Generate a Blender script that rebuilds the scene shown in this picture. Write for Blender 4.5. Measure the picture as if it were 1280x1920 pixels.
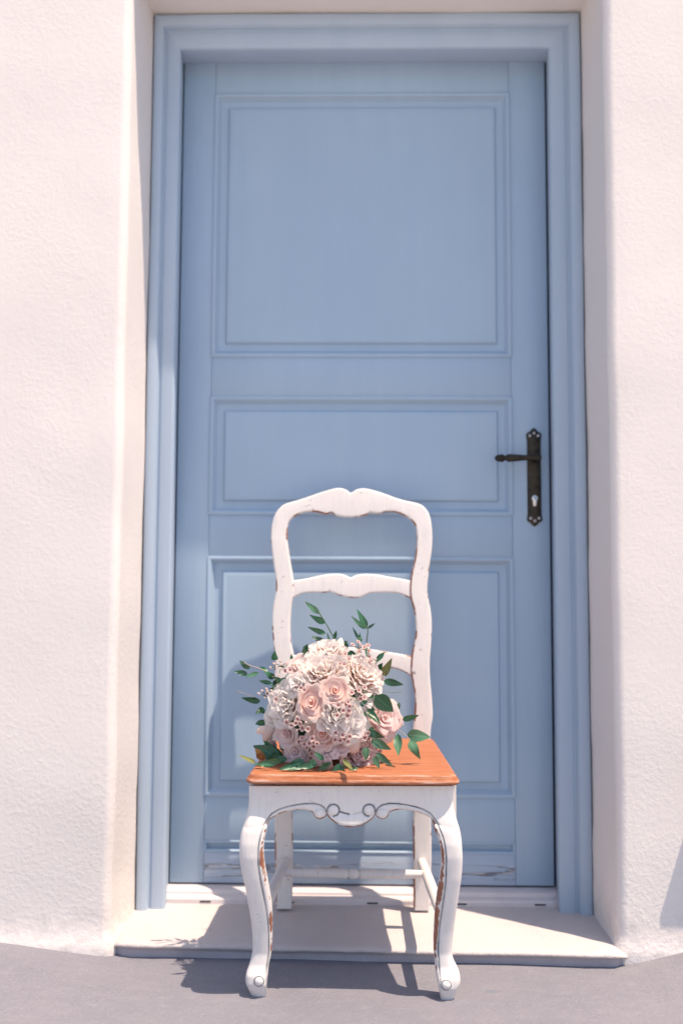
import bpy, bmesh, math, random
from mathutils import Vector, Matrix, noise as mn
random.seed(7)
R_ = math.radians
for o in list(bpy.data.objects): bpy.data.objects.remove(o)
SC = bpy.context.scene; COL = SC.collection

# ------------------------------------------------------------------ camera
CX, CY, CZ = -.0043, -2.6176, .7758
YAW, PITCH, ROLL, FPX = .0177, .0849, .0049, 1950.0
_f0 = Vector((-math.sin(YAW), math.cos(YAW), 0)); _r0 = Vector((math.cos(YAW), math.sin(YAW), 0)); _u0 = Vector((0, 0, 1))
_f = _f0*math.cos(PITCH)+_u0*math.sin(PITCH); _u1 = -_f0*math.sin(PITCH)+_u0*math.cos(PITCH)
_r = _r0*math.cos(ROLL)+_u1*math.sin(ROLL); _u = -_r0*math.sin(ROLL)+_u1*math.cos(ROLL)
cam = bpy.data.cameras.new('camera'); camo = bpy.data.objects.new('camera', cam); COL.objects.link(camo)
camo.matrix_world = Matrix(((_r.x, _u.x, -_f.x, CX), (_r.y, _u.y, -_f.y, CY), (_r.z, _u.z, -_f.z, CZ), (0, 0, 0, 1)))
cam.sensor_fit = 'VERTICAL'; cam.sensor_height = 36; cam.lens = FPX/1920*36
cam.clip_end = 500; cam.clip_start = .05
cam.dof.use_dof = True; cam.dof.focus_distance = 2.13; cam.dof.aperture_fstop = 1.5
SC.camera = camo
SC.render.resolution_x, SC.render.resolution_y = 682, 1024

# ------------------------------------------------------------------ light
SUN_AZ, SUN_EL = R_(57.2), R_(68.87)          # azimuth measured from the wall's outward normal towards +x
sd = Vector((math.sin(SUN_AZ)*math.cos(SUN_EL), -math.cos(SUN_AZ)*math.cos(SUN_EL), math.sin(SUN_EL)))
W = bpy.data.worlds.new('World'); SC.world = W; W.use_nodes = True
nt = W.node_tree; bg = nt.nodes['Background']; sky = nt.nodes.new('ShaderNodeTexSky')
sky.sky_type = 'NISHITA'; sky.sun_disc = False
sky.sun_elevation = SUN_EL; sky.sun_rotation = math.atan2(sd.x, sd.y)
sky.air_density = 1.0; sky.dust_density = 1.6; sky.ozone_density = .9
nt.links.new(sky.outputs[0], bg.inputs[0]); bg.inputs[1].default_value = .15
sl = bpy.data.lights.new('sun', 'SUN'); sl.energy = 4.8; sl.angle = R_(.55); sl.color = (1, .81, .63)
so = bpy.data.objects.new('sun', sl); COL.objects.link(so)
so.rotation_euler = sd.to_track_quat('Z', 'Y').to_euler()
vs = SC.view_settings; vs.view_transform = 'Standard'; vs.look = 'None'; vs.exposure = .48; vs.gamma = 1

# ------------------------------------------------------------------ helpers
def at(px, py, Y):
    """the point of the vertical plane y = Y seen at photo pixel px, py (used to read sizes off the photo)"""
    d = _r*((px-640)/FPX)+_u*((960-py)/FPX)+_f
    t = (Y-CY)/d.y
    return Vector((CX, CY, CZ))+d*t

def link(name, verts, faces, mat, parent=None, smooth=True, attrs=None, loc=None):
    m = bpy.data.meshes.new(name); m.from_pydata([tuple(v) for v in verts], [], faces); m.update()
    if mat: m.materials.append(mat)
    if attrs:
        for k, vals in attrs.items():
            a = m.attributes.new(k, 'FLOAT', 'POINT'); a.data.foreach_set('value', vals)
    if smooth: m.polygons.foreach_set('use_smooth', [True]*len(m.polygons))
    bm = bmesh.new(); bm.from_mesh(m); bmesh.ops.recalc_face_normals(bm, faces=bm.faces); bm.to_mesh(m); bm.free()
    o = bpy.data.objects.new(name, m); COL.objects.link(o)
    if parent: put(o, parent)
    return o
def put(o, parent):
    o.parent = parent
    o.matrix_parent_inverse = world(parent).inverted()
def world(o):
    m = o.matrix_basis.copy()
    if o.parent: m = world(o.parent) @ o.matrix_parent_inverse @ m
    return m
def thing(name, label, cat, loc, group=None):
    o = bpy.data.objects.new(name, None); COL.objects.link(o); o.location = loc; o.empty_display_size = .1
    o['label'] = label; o['category'] = cat
    if group: o['group'] = group
    return o
def sharp(o, ang=35):
    m = o.data; bm = bmesh.new(); bm.from_mesh(m)
    for e in bm.edges:
        if len(e.link_faces) == 2 and e.calc_face_angle(0) > R_(ang): e.smooth = False
    bm.to_mesh(m); bm.free(); return o
def loft(rings, closed=True, caps=True, loop=False):
    n = len(rings[0]); V = [p for r in rings for p in r]; F = []
    L = len(rings)
    for i in range(L if loop else L-1):
        a, b = i*n, ((i+1) % L)*n
        for j in range(n if closed else n-1):
            k = (j+1) % n
            F.append((a+j, a+k, b+k, b+j))
    if caps and not loop:
        F.append(tuple(range(n))[::-1]); F.append(tuple(range((L-1)*n, L*n)))
    return V, F
def rbox(name, x0, x1, y0, y1, z0, z1, mat, parent, b=.002):
    """box with bevelled edges"""
    bm = bmesh.new(); bmesh.ops.create_cube(bm, size=1)
    for v in bm.verts:
        v.co = Vector(((x0+x1)/2+v.co.x*(x1-x0), (y0+y1)/2+v.co.y*(y1-y0), (z0+z1)/2+v.co.z*(z1-z0)))
    bmesh.ops.bevel(bm, geom=bm.edges[:], offset=b, segments=2, affect='EDGES', profile=.5)
    m = bpy.data.meshes.new(name); bm.to_mesh(m); bm.free(); m.materials.append(mat)
    m.polygons.foreach_set('use_smooth', [True]*len(m.polygons))
    o = bpy.data.objects.new(name, m); COL.objects.link(o); sharp(o, 50)
    if parent: put(o, parent)
    return o
def interp(tab, x):
    if x <= tab[0][0]: return tab[0][1]
    for (a, fa), (b, fb) in zip(tab, tab[1:]):
        if x <= b: return fa+(fb-fa)*(x-a)/(b-a)
    return tab[-1][1]
def smooth_tab(tab, n):
    """Catmull-Rom resampling of a list of tuples"""
    P = [tuple(t) for t in tab]; out = []
    P = [P[0]]+P+[P[-1]]; segs = len(P)-3
    for s in range(n):
        u = s/(n-1)*segs; i = min(int(u), segs-1); t = u-i
        a, b, c, d = P[i:i+4]
        out.append(tuple(.5*((2*b[k])+(-a[k]+c[k])*t+(2*a[k]-5*b[k]+4*c[k]-d[k])*t*t+(-a[k]+3*b[k]-3*c[k]+d[k])*t**3) for k in range(len(b))))
    return out
def sstep(a, b, x):
    t = max(0, min(1, (x-a)/(b-a))); return t*t*(3-2*t)
def tube(path, rad, n=8):
    rings = []
    for i, p in enumerate(path):
        p = Vector(p); t = (Vector(path[min(i+1, len(path)-1)])-Vector(path[max(i-1, 0)])).normalized()
        a = t.orthogonal().normalized() if i == 0 else (a-t*a.dot(t)).normalized()
        b = t.cross(a); r = rad[i] if isinstance(rad, (list, tuple)) else rad
        rings.append([p+(a*math.cos(2*math.pi*j/n)+b*math.sin(2*math.pi*j/n))*r for j in range(n)])
    return loft(rings)

# ------------------------------------------------------------------ materials
class NT:
    def __init__(s, name, rough=.6, spec=.4):
        s.m = bpy.data.materials.new(name); s.m.use_nodes = True; s.t = s.m.node_tree
        s.b = s.t.nodes['Principled BSDF']; s.b.inputs['Roughness'].default_value = rough
        s.b.inputs['Specular IOR Level'].default_value = spec
    def n(s, typ, **kw):
        nd = s.t.nodes.new('ShaderNode'+typ)
        for k, v in kw.items():
            if k in nd.inputs: nd.inputs[k].default_value = v
            else: setattr(nd, k, v)
        return nd
    def l(s, a, b): s.t.links.new(a, b)
    def coord(s, scale=(1, 1, 1), kind='Object'):
        c = s.n('TexCoord'); mp = s.n('Mapping'); mp.inputs['Scale'].default_value = scale
        s.l(c.outputs[kind], mp.inputs[0]); return mp.outputs[0]
    def noise(s, vec, scale, detail=4, rough=.55, dist=0):
        nd = s.n('TexNoise'); nd.inputs['Scale'].default_value = scale; nd.inputs['Detail'].default_value = detail
        nd.inputs['Roughness'].default_value = rough; nd.inputs['Distortion'].default_value = dist
        s.l(vec, nd.inputs['Vector']); return nd.outputs['Fac']
    def ramp(s, fac, stops):
        r = s.n('ValToRGB'); e = r.color_ramp.elements
        while len(e) < len(stops): e.new(.5)
        for k, (p, c) in enumerate(stops):
            e[k].position = p; e[k].color = (c, c, c, 1) if not isinstance(c, tuple) else c+(1,)
        s.l(fac, r.inputs[0]); return r.outputs[0]
    def mix(s, fac, a, b, blend='MIX'):
        x = s.n('Mix', data_type='RGBA', blend_type=blend)
        for i, v in ((0, fac), (6, a), (7, b)):
            if isinstance(v, (int, float)): x.inputs[i].default_value = v
            elif isinstance(v, tuple): x.inputs[i].default_value = v+(1,)
            else: s.l(v, x.inputs[i])
        return x.outputs[2]
    def math(s, op, a, b=None):
        x = s.n('Math', operation=op)
        for i, v in ((0, a), (1, b)):
            if v is None: continue
            if isinstance(v, (int, float)): x.inputs[i].default_value = v
            else: s.l(v, x.inputs[i])
        return x.outputs[0]
    def attr(s, name): a = s.n('Attribute', attribute_name=name); return a.outputs['Fac']
    def color(s, c):
        if isinstance(c, tuple): s.b.inputs['Base Color'].default_value = c+(1,)
        else: s.l(c, s.b.inputs['Base Color'])
    def bump(s, h, strength=.3, dist=.01, prev=None):
        b = s.n('Bump'); b.inputs['Strength'].default_value = strength; b.inputs['Distance'].default_value = dist
        s.l(h, b.inputs['Height'])
        if prev: s.l(prev, b.inputs['Normal'])
        s.l(b.outputs[0], s.b.inputs['Normal']); return b.outputs[0]

def mat_stucco():
    k = NT('white stucco', .85, .2); v = k.coord()
    big = k.noise(v, 3.0, 3); fine = k.noise(v, 60, 5, .6); mid = k.noise(v, 16, 3)
    c = k.mix(k.ramp(big, [(.3, 0.), (.7, 1.)]), (.72, .67, .645), (.755, .705, .68))
    c = k.mix(k.ramp(k.noise(v, 40, 4), [(.62, 0.), (.75, .25)]), c, (.66, .61, .585))
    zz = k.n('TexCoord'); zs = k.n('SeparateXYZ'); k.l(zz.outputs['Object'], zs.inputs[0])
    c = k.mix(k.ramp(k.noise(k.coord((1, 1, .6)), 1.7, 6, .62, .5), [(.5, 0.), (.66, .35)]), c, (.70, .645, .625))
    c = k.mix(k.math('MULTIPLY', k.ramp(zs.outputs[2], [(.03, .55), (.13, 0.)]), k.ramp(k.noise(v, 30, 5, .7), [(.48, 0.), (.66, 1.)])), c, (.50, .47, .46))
    k.color(c)
    low = k.n('TexCoord'); sx = k.n('SeparateXYZ'); k.l(low.outputs['Object'], sx.inputs[0])
    rough = k.ramp(k.noise(v, 4, 3), [(.3, .35), (.65, 1.)])
    n1 = k.noise(v, 96, 4, .55); n2 = k.noise(v, 190, 3, .55)
    kn = k.ramp(n1, [(.42, 0.), (.75, 1.)]); h = k.math('MULTIPLY', k.math('ADD', kn, k.math('MULTIPLY', n2, .5)), rough)
    b = k.bump(mid, .07, .006)
    amp = k.ramp(k.math('ADD', sx.outputs[2], .05), [(.15, 1.), (.75, .45)])
    b = k.bump(k.math('MULTIPLY', h, amp), .24, .0034, b); k.bump(fine, .16, .002, b)
    return k.m
def mat_ground():
    k = NT('grey painted concrete', .75, .3); v = k.coord()
    n1 = k.noise(v, 2.2, 6, .6); n2 = k.noise(v, 35, 4, .6); st = k.noise(k.coord((1, 5, 1)), 6, 5, .65)
    c = k.mix(k.ramp(n1, [(.3, 0.), (.7, 1.)]), (.175, .174, .21), (.225, .218, .248))
    c = k.mix(k.ramp(st, [(.35, .0), (.75, .35)]), c, (.17, .175, .20))
    c = k.mix(k.ramp(n2, [(.6, 0.), (.8, .3)]), c, (.33, .32, .34))
    # a small bluish paint spot
    sp = k.n('TexCoord'); mp = k.n('Mapping'); mp.inputs['Location'].default_value = (-.262*16, .462*24, 0); mp.inputs['Scale'].default_value = (16, 24, 0)
    k.l(sp.outputs['Object'], mp.inputs[0]); ln = k.n('VectorMath', operation='LENGTH'); k.l(mp.outputs[0], ln.inputs[0])
    d = k.math('ADD', ln.outputs['Value'], k.noise(v, 90, 3)); c = k.mix(k.ramp(d, [(.66, .6), (.78, 0.)]), c, (.13, .16, .20))
    c = k.mix(k.ramp(k.noise(k.coord((1, 2.4, 1)), 13, 6, .7, .4), [(.50, 0.), (.75, .28)]), c, (.28, .268, .295))
    c = k.mix(k.ramp(k.noise(v, 170, 3), [(.60, 0.), (.70, .55)]), c, (.12, .12, .135))
    c = k.mix(k.ramp(k.noise(v, 230, 2), [(.62, 0.), (.70, .5)]), c, (.34, .33, .35))
    k.color(c); b = k.bump(k.noise(v, 28, 6, .65), .5, .008); k.bump(k.noise(v, 160, 3), .3, .002, b); return k.m
def mat_step():
    k = NT('cream painted doorstep', .75, .3); v = k.coord()
    c = k.mix(k.ramp(k.noise(v, 5, 5), [(.3, 0.), (.7, 1.)]), (.49, .44, .435), (.545, .49, .485))
    c = k.mix(k.ramp(k.noise(v, 26, 5, .65), [(.56, 0.), (.72, .4)]), c, (.40, .365, .385))
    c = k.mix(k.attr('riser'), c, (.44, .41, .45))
    k.color(c); b = k.bump(k.noise(v, 45, 6, .65), .45, .006); k.bump(k.noise(v, 180, 3), .3, .002, b); return k.m
def mat_paint(name, col, col2, rough=.5):
    k = NT(name, rough, .35); v = k.coord((1, 1, .12))
    c = k.mix(k.ramp(k.noise(v, 14, 5, .6), [(.3, 0.), (.7, 1.)]), col, col2)
    c = k.mix(k.ramp(k.noise(k.coord(), 3, 4), [(.35, 0.), (.75, .35)]), c, tuple(x*.88 for x in col))
    k.color(c); b = k.bump(k.noise(v, 90, 4), .12, .003); k.bump(k.noise(k.coord((1, 1, .06)), 210, 3), .22, .0012, b); return k.m
BLUE, BLUE2 = (.325, .435, .565), (.36, .47, .595)
def mat_weathered():
    k = NT('weathered blue paint', .6, .3); v = k.coord((.55, 1, 7))
    c = k.mix(k.ramp(k.noise(v, 9, 5), [(.3, 0.), (.7, 1.)]), (.345, .435, .555), (.385, .465, .58))
    n = k.noise(v, 6, 5, .6, .6); cr = k.ramp(n, [(.485, 0.), (.497, 1.), (.503, 1.), (.515, 0.)])
    zc = k.n('TexCoord'); sp = k.n('SeparateXYZ'); k.l(zc.outputs['Object'], sp.inputs[0])
    band = k.math('MULTIPLY', k.ramp(sp.outputs[2], [(.093, 0.), (.102, 1.), (.125, 1.), (.135, 0.)]), cr)
    c = k.mix(k.ramp(k.math('MULTIPLY', n, band), [(.2, 0.), (.5, .9)]), c, (.24, .16, .14))
    c = k.mix(k.math('MULTIPLY', k.ramp(n, [(.505, 0.), (.512, 1.), (.53, 1.), (.54, 0.)]), k.ramp(sp.outputs[2], [(.095, 0.), (.104, .8), (.125, .8), (.135, 0.)])), c, (.62, .60, .60))
    k.color(c); b = k.bump(k.noise(k.coord((.5, 1, 5)), 25, 5), .3, .004); k.bump(k.math('SUBTRACT', 1., band), .8, .004, b); return k.m
def mat_chair(name='worn white paint', dots=False):
    k = NT(name, .55, .35); v = k.coord()
    c = k.mix(k.ramp(k.noise(v, 12, 5), [(.3, 0.), (.7, 1.)]), (.70, .66, .64), (.75, .71, .69))
    br = k.noise(k.coord((3, 1, .5)), 40, 4); c = k.mix(k.ramp(br, [(.52, 0.), (.72, .55)]), c, (.60, .60, .61))
    scr = k.noise(k.coord((9, 3, 26)), 11, 3, .5, .3); scm = k.math('MULTIPLY', k.ramp(scr, [(.672, 0.), (.69, .8)]), k.ramp(k.noise(v, 17, 2), [(.55, 0.), (.62, 1.)]))
    c = k.mix(scm, c, (.24, .23, .25))
    nz = k.math('ADD', k.math('SUBTRACT', k.math('MULTIPLY', k.noise(v, 24, 5, .65), 2.6), .53), k.math('MULTIPLY', k.noise(v, 130, 3), .40))
    w = k.math('MULTIPLY', k.attr('wear'), nz)
    wood = k.mix(k.noise(v, 60, 3), (.20, .075, .045), (.42, .19, .12))
    pat = k.attr('patina')
    c = k.mix(k.math('MULTIPLY', k.ramp(pat, [(.15, 0.), (.8, .95)]), k.ramp(k.noise(v, 35, 3), [(.3, .45), (.6, 1.)])), c, (.085, .115, .15))
    c = k.mix(k.ramp(w, [(.93, 0.), (.985, 1.)]), c, wood)
    if dots:
        vo = k.n('TexVoronoi'); vo.inputs['Scale'].default_value = 34; k.l(v, vo.inputs['Vector'])
        dd = k.ramp(vo.outputs['Distance'], [(.10, 1.), (.16, 0.)])
        dd = k.math('MULTIPLY', dd, k.ramp(k.noise(v, 9, 2), [(.52, 0.), (.6, .8)]))
        c = k.mix(dd, c, (.25, .20, .21))
    k.color(c); b = k.bump(k.noise(k.coord((2, 1, .6)), 55, 4), .22, .003)
    k.bump(k.math('SUBTRACT', 1., k.ramp(w, [(.91, 0.), (.98, 1.)])), .5, .0015, b); return k.m
def mat_seat():
    k = NT('orange waxed wood', .62, .18); v = k.coord((.8, 9, 3))
    g = k.noise(v, 16, 6, .65, .4); c = k.mix(k.ramp(g, [(.25, 0.), (.75, 1.)]), (.275, .092, .040), (.45, .170, .086))
    gg = k.noise(k.coord((.6, 22, 6)), 20, 4, .6)
    c = k.mix(k.ramp(gg, [(.50, 0.), (.66, .6)]), c, (.49, .235, .135))
    w = k.math('MULTIPLY', k.attr('wear'), k.math('ADD', k.math('MULTIPLY', k.noise(k.coord((.7, 6, 8)), 26, 5), 1.3), .18))
    c = k.mix(k.ramp(w, [(.76, 0.), (1.0, .6)]), c, (.70, .48, .41))
    w2 = k.math('MULTIPLY', k.attr('patina'), k.math('ADD', k.noise(k.coord((1, 6, 8)), 50, 4), .35))
    c = k.mix(k.ramp(w2, [(.72, 0.), (.82, .9)]), c, (.16, .05, .028))
    c = k.mix(k.ramp(k.noise(k.coord((.5, 30, 6)), 26, 5, .7), [(.56, 0.), (.66, .55)]), c, (.26, .075, .03))
    k.color(c); k.bump(gg, .3, .002); return k.m
def mat_simple(name, col, rough=.5, metal=0, col2=None, sc=30, spec=.4):
    k = NT(name, rough, spec); k.b.inputs['Metallic'].default_value = metal
    c = k.mix(k.ramp(k.noise(k.coord(), sc, 4), [(.35, 0.), (.7, 1.)]), col, col2 or tuple(min(1, x*1.25) for x in col)); k.color(c)
    k.bump(k.noise(k.coord(), sc*3, 3), .15, .002); return k.m
def mat_petal(name, col, deep, tip):
    """deep towards the base of a petal, tip towards its rim (attribute 'rim' runs 0..1)"""
    k = NT(name, .85, .08); r = k.attr('rim')
    c = k.mix(k.ramp(r, [(.0, 0.), (.55, 1.)]), deep, col); c = k.mix(k.ramp(r, [(.6, 0.), (1., 1.)]), c, tip)
    c = k.mix(k.ramp(k.noise(k.coord((1, 1, 1)), 70, 3), [(.4, 0.), (.8, .3)]), c, tip)
    k.color(c)
    tr = k.n('BsdfTranslucent'); k.l(c, tr.inputs[0]); ms = k.n('MixShader'); ms.inputs[0].default_value = .55
    k.l(k.b.outputs[0], ms.inputs[1]); k.l(tr.outputs[0], ms.inputs[2]); k.l(ms.outputs[0], k.t.nodes['Material Output'].inputs[0]); return k.m
def mat_leaf(name, a, b, rough=.35):
    k = NT(name, rough, .5); r = k.attr('rim'); oi = k.n('ObjectInfo')
    c = k.mix(k.noise(k.coord(), 60, 3), a, b); c = k.mix(k.ramp(r, [(.0, .55), (.12, 0.)]), c, tuple(x*1.9 for x in b))
    h = k.n('HueSaturation'); k.l(c, h.inputs['Color']); k.l(k.math('ADD', k.math('MULTIPLY', oi.outputs['Random'], .7), .65), h.inputs['Value'])
    k.color(h.outputs[0]); k.bump(k.noise(k.coord(), 90, 2), .2, .001)
    tr = k.n('BsdfTranslucent'); k.l(h.outputs[0], tr.inputs[0]); ms = k.n('MixShader'); ms.inputs[0].default_value = .15
    k.l(k.b.outputs[0], ms.inputs[1]); k.l(tr.outputs[0], ms.inputs[2]); k.l(ms.outputs[0], k.t.nodes['Material Output'].inputs[0]); return k.m

M_WALL, M_GROUND, M_STEP = mat_stucco(), mat_ground(), mat_step()
M_BLUE = mat_paint('pale blue paint', BLUE, BLUE2); M_PANEL = mat_paint('pale blue panel paint', tuple(x*1.02 for x in BLUE), BLUE2)
M_FRAME = mat_paint('pale blue frame paint', (.38, .475, .595), (.41, .505, .62))
M_WEATH = mat_weathered()
M_SILL = mat_paint('pale sill paint', (.60, .55, .57), (.66, .61, .62))
M_CHAIR, M_CHAIR2 = mat_chair(), mat_chair('spotted white paint', True)
M_SEAT = mat_seat()
M_DARK = mat_simple('dark grey rebate', (.035, .045, .055), .9)
M_BRONZE = mat_simple('dark bronze', (.022, .020, .017), .40, .6, (.055, .043, .030), 60)
M_SCREW = mat_simple('dull steel', (.40, .38, .38), .38, .9)
M_STEEL = mat_simple('bright nickel', (.62, .60, .60), .32, .9)

# ------------------------------------------------------------------ ground
WALL_Y = -.292
def gz(x, y):
    side = min(1.15, max(0, (-.50-x)/.32)) if x < 0 else min(1.1, max(0, (x-.575)/.15))
    z = .036*side*sstep(-.70, -.27, y)
    if -3 < x < 3 and -2 < y < .5: z += .0025*mn.noise(Vector((x*4, y*5, 0)))
    return z
def axis(lo, hi, flo, fhi, step, grow=1.35):
    a = []; v = flo
    while v < fhi: a.append(v); v += step
    s = step; v = a[-1]
    while v < hi: s *= grow; v += s; a.append(v)
    s = step; v = flo; pre = []
    while v > lo: s *= grow; v -= s; pre.append(v)
    return pre[::-1]+a
xs, ys = axis(-120, 120, -1.2, 1.2, .025), axis(-120, 20, -1.0, .0, .02)
V = [(x, y, gz(x, y)) for y in ys for x in xs]; nx = len(xs)
F = [(j*nx+i, j*nx+i+1, (j+1)*nx+i+1, (j+1)*nx+i) for j in range(len(ys)-1) for i in range(nx-1)]
g = link('ground', V, F, M_GROUND); g['kind'] = 'structure'

# ------------------------------------------------------------------ house wall with the door opening
def build_wall():
    prof = [(0, .12), (0, -.02), (.002, -.08), (.006, -.14), (.010, -.19), (.013, -.22)]
    r = .022; ox, oy = .014+r, WALL_Y+r
    for a in range(0, 91, 10): prof.append((ox-r*math.cos(R_(a)), oy-r*math.sin(R_(a))))
    for o in (.07, .10, .14, .19, .25, .33, .42, .55, .75, 1.1, 1.7, 3, 6): prof.append((o, WALL_Y))
    prof += [(6, .12)]
    X0, X1, ZT = -.5292, .5440, 2.2572
    path = []
    zs = [-.03+i*.012 for i in range(14)]+[.15+i*.055 for i in range(39)]
    for z in zs: path.append(('L', z))
    for i in range(31): path.append(('T', i/30))
    for z in reversed(zs): path.append(('R', z))
    rings = []
    for kind, t in path:
        ring = []
        for o, y in prof:
            if kind == 'L': p = [X0-o, y, t if t < 0.2 else .2+(t-.2)*(ZT+o-.2)/(ZT-.2)]
            elif kind == 'R': p = [X1+o, y, t if t < 0.2 else .2+(t-.2)*(ZT+o-.2)/(ZT-.2)]
            else: p = [X0-o+(X1+o-X0+o)*t, y, ZT+o]
            q = Vector(p)
            wob = .0040*mn.noise(Vector((q.x*2, y*3, q.z*4)))+.0018*mn.noise(Vector((q.x*9, y*9, q.z*17)))
            if o < 5:
                s = (-1 if kind == 'L' else 1 if kind == 'R' else 0)
                if y > -.2 or o < .05: p[0] += s*wob*(.4 if y > -.05 else 1); p[2] += (wob if kind == 'T' else 0)
                if o > .008 and y < -.2: p[1] += wob
                if p[2] < .16 and kind != 'T':
                    fl = math.exp(-max(p[2]-.025, 0)/.020)
                    side = (1.0 if kind == 'L' else 1.0)
                    if o > .012: p[1] -= .010*fl*side*min(1, o/.05)
                    p[0] -= s*.010*fl*(1 if o < .06 else 0)*sstep(-.08, -.22, y)
            ring.append(p)
        rings.append(ring)
    V, F = loft(rings, closed=True, caps=True)
    return V, F
V, F = build_wall()
t = thing('house_wall', 'white rough stucco house wall around the blue doorway', 'wall', (0, WALL_Y, 0))
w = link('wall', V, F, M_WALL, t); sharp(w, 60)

tv = [(-60, -60, .006), (60, -60, .006), (60, -1.5, .006), (-60, -1.5, .006), (-60, -60, -.05), (60, -60, -.05), (60, -1.5, -.05), (-60, -1.5, -.05)]  # unseen pale sheet before the house, added to bounce sunlight onto shaded upright faces
k_ = NT('pale bounce paving', .8, .3); vv = k_.coord(); k_.color(k_.mix(k_.ramp(k_.noise(vv, 3, 5), [(.3, 0.), (.7, 1.)]), (.42, .40, .385), (.50, .48, .46)))
k_.bump(k_.noise(vv, 30, 5), .3, .006)
tr0 = link('added_bounce_paving', tv, [(0, 1, 2, 3), (3, 2, 6, 7)], k_.m, smooth=False); tr0['kind'] = 'structure'
# ------------------------------------------------------------------ doorstep
def build_step():
    X0, X1 = -.555, .572
    prof = [(-.02, .052), (-.06, .0475), (-.12, .044), (-.18, .0405), (-.24, .0365), (-.285, .0335), (-.300, .032), (-.309, .029),
            (-.3125, .0245), (-.3085, .0205), (-.300, .018), (-.298, .010), (-.2965, -.02)]
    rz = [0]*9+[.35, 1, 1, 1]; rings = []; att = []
    n = 90
    for i in range(n+1):
        x = X0+(X1-X0)*i/n; ring = []
        for k, (y, z) in enumerate(prof):
            dy = -.018*(x-0)/.57*sstep(-.2, -.31, y) if k < 8 else -.018*(x-0)/.57
            nz = .0035*mn.noise(Vector((x*7, k*.2, 3)))+.0016*mn.noise(Vector((x*26, k*.3, 1)))
            edge = max(sstep(X0+.035, X0, x), sstep(X1-.03, X1, x))
            ring.append((x, y+dy+nz*(1 if k > 4 else 0)+edge*.022*(1 if k > 5 else .3), z+nz*.35*(1 if k < 10 else 0)-(.010*edge if 4 < k < 9 else 0)))
            att.append(rz[k])
        rings.append(ring)
    V, F = loft(rings, closed=False, caps=False)
    return V, F, att
V, F, att = build_step()
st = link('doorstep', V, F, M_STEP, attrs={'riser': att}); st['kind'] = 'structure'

# ------------------------------------------------------------------ door frame
frame = thing('door_frame', 'pale blue moulded door frame set into the white wall', 'door frame', (0, -.05, .04))
FL, FR, FT = -.462, .468, 2.170      # inner edge of the frame's front
# cross-section (offset outward from the inner edge, y); y of the front steps
fprof = [(-.0005, .03), (.0098, .03), (.0098, -.004), (0, -.082), (.0015, -.0895), (.005, -.093), (.030, -.093), (.0335, -.0915), (.0345, -.0885), (.0395, -.0885),
         (.041, -.0985), (.044, -.1045), (.052, -.106), (.062, -.105), (.066, -.1025), (.068, -.098), (.068, .03)]
fprof[0] = (.012, .03)
def fbar(kind):
    rings = []
    if kind in 'LR':
        for i in range(41):
            u = i/40; ring = []
            for o, y in fprof:
                x = FL-o if kind == 'L' else FR+o*1.13
                zt = FT+o*1.30; z0 = .0405
                z = z0+(zt-z0)*u
                ring.append((x+(.0012*mn.noise(Vector((x*3, 5, z*4))) if o > .05 else 0), y, z))
            rings.append(ring)
    else:
        for i in range(25):
            u = i/24; ring = []
            for o, y in fprof:
                x = (FL-o)+(FR+1.13*o-FL+o)*u
                ring.append((x, y, FT+o*1.30+(.003*mn.noise(Vector((x*5, 2, 0))) if o > .05 else 0)))
            rings.append(ring)
    return loft(rings)
for kd, nm in (('L', 'jamb'), ('R', 'jamb'), ('T', 'head_jamb')):
    V, F = fbar(kd); sharp(link(nm, V, F, M_FRAME, frame), 40)
sp = [(.02, .040), (.02, .0785), (-.004, .0785), (-.022, .0765), (-.030, .0745), (-.0335, .071), (-.0345, .0655), (-.046, .0635), (-.0525, .0615), (-.0545, .058), (-.0545, .040)]
V, F = loft([[(x, y, z) for y, z in sp] for x in (-.4715, -.2, .1, .4775)]); sharp(link('sill', V, F, M_SILL, frame), 25)
slot = None
for px in (385, 541, 698, 864, 1012):
    c = at(px, 1685, -.0548)
    slot = rbox('drain_slot', c.x-.013, c.x+.013, -.0556, -.050, .0515, .0555, M_DARK, frame, .0006)

# ------------------------------------------------------------------ door leaf
door = thing('door', 'pale blue panelled wooden door with dark bronze handle', 'door', (0, 0, .08))
DL, DR, DT, DB = -.4685, .4732, 2.1840, .0830
SL, SR = -.385, .3795
TH = .042
# dark rebate behind the leaf edge
rbox('rebate_strip', -.49, .49, .044, .05, .05, 2.21, M_DARK, door, .001)
rbox('stile', DL, SL, 0, TH, DB, DT, M_BLUE, door, .0022)
rbox('stile', SR, DR, 0, TH, DB, DT, M_BLUE, door, .0022)
rails = [(2.0960, DT), (1.2925, 1.3985), (.8835, .9925), (.1850, .2945), (DB, .1575)]
for i, (a, b) in enumerate(rails):
    rbox('rail', SL+.0004, SR-.0004, .0005, TH, a, b, M_WEATH if i == 4 else M_BLUE, door, .0012)
def nested(name, x0, x1, z0, z1, steps, mat):
    rings = []
    for ins, y in steps:
        rings.append([(x0+ins, y, z0+ins), (x1-ins, y, z0+ins), (x1-ins, y, z1-ins), (x0+ins, y, z1-ins)])
    V, F = loft(rings, caps=False); n = len(V); F.append((n-4, n-3, n-2, n-1))
    return sharp(link(name, V, F, mat, door, True), 28)
pst = [(-.0022, .010), (-.0022, -.0018), (.0005, -.0035), (.004, -.0040), (.0075, -.0025), (.009, .0015), (.012, .0045), (.0145, .0100), (.016, .0118), (.033, .0118), (.0355, .0070), (.0375, .0040), (.0395, .0032), (.05, .0030)]
for z0, z1 in ((1.3985, 2.0960), (.9925, 1.2925), (.2945, .8835)):
    nested('panel', SL, SR, z0, z1, pst, M_PANEL)
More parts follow.
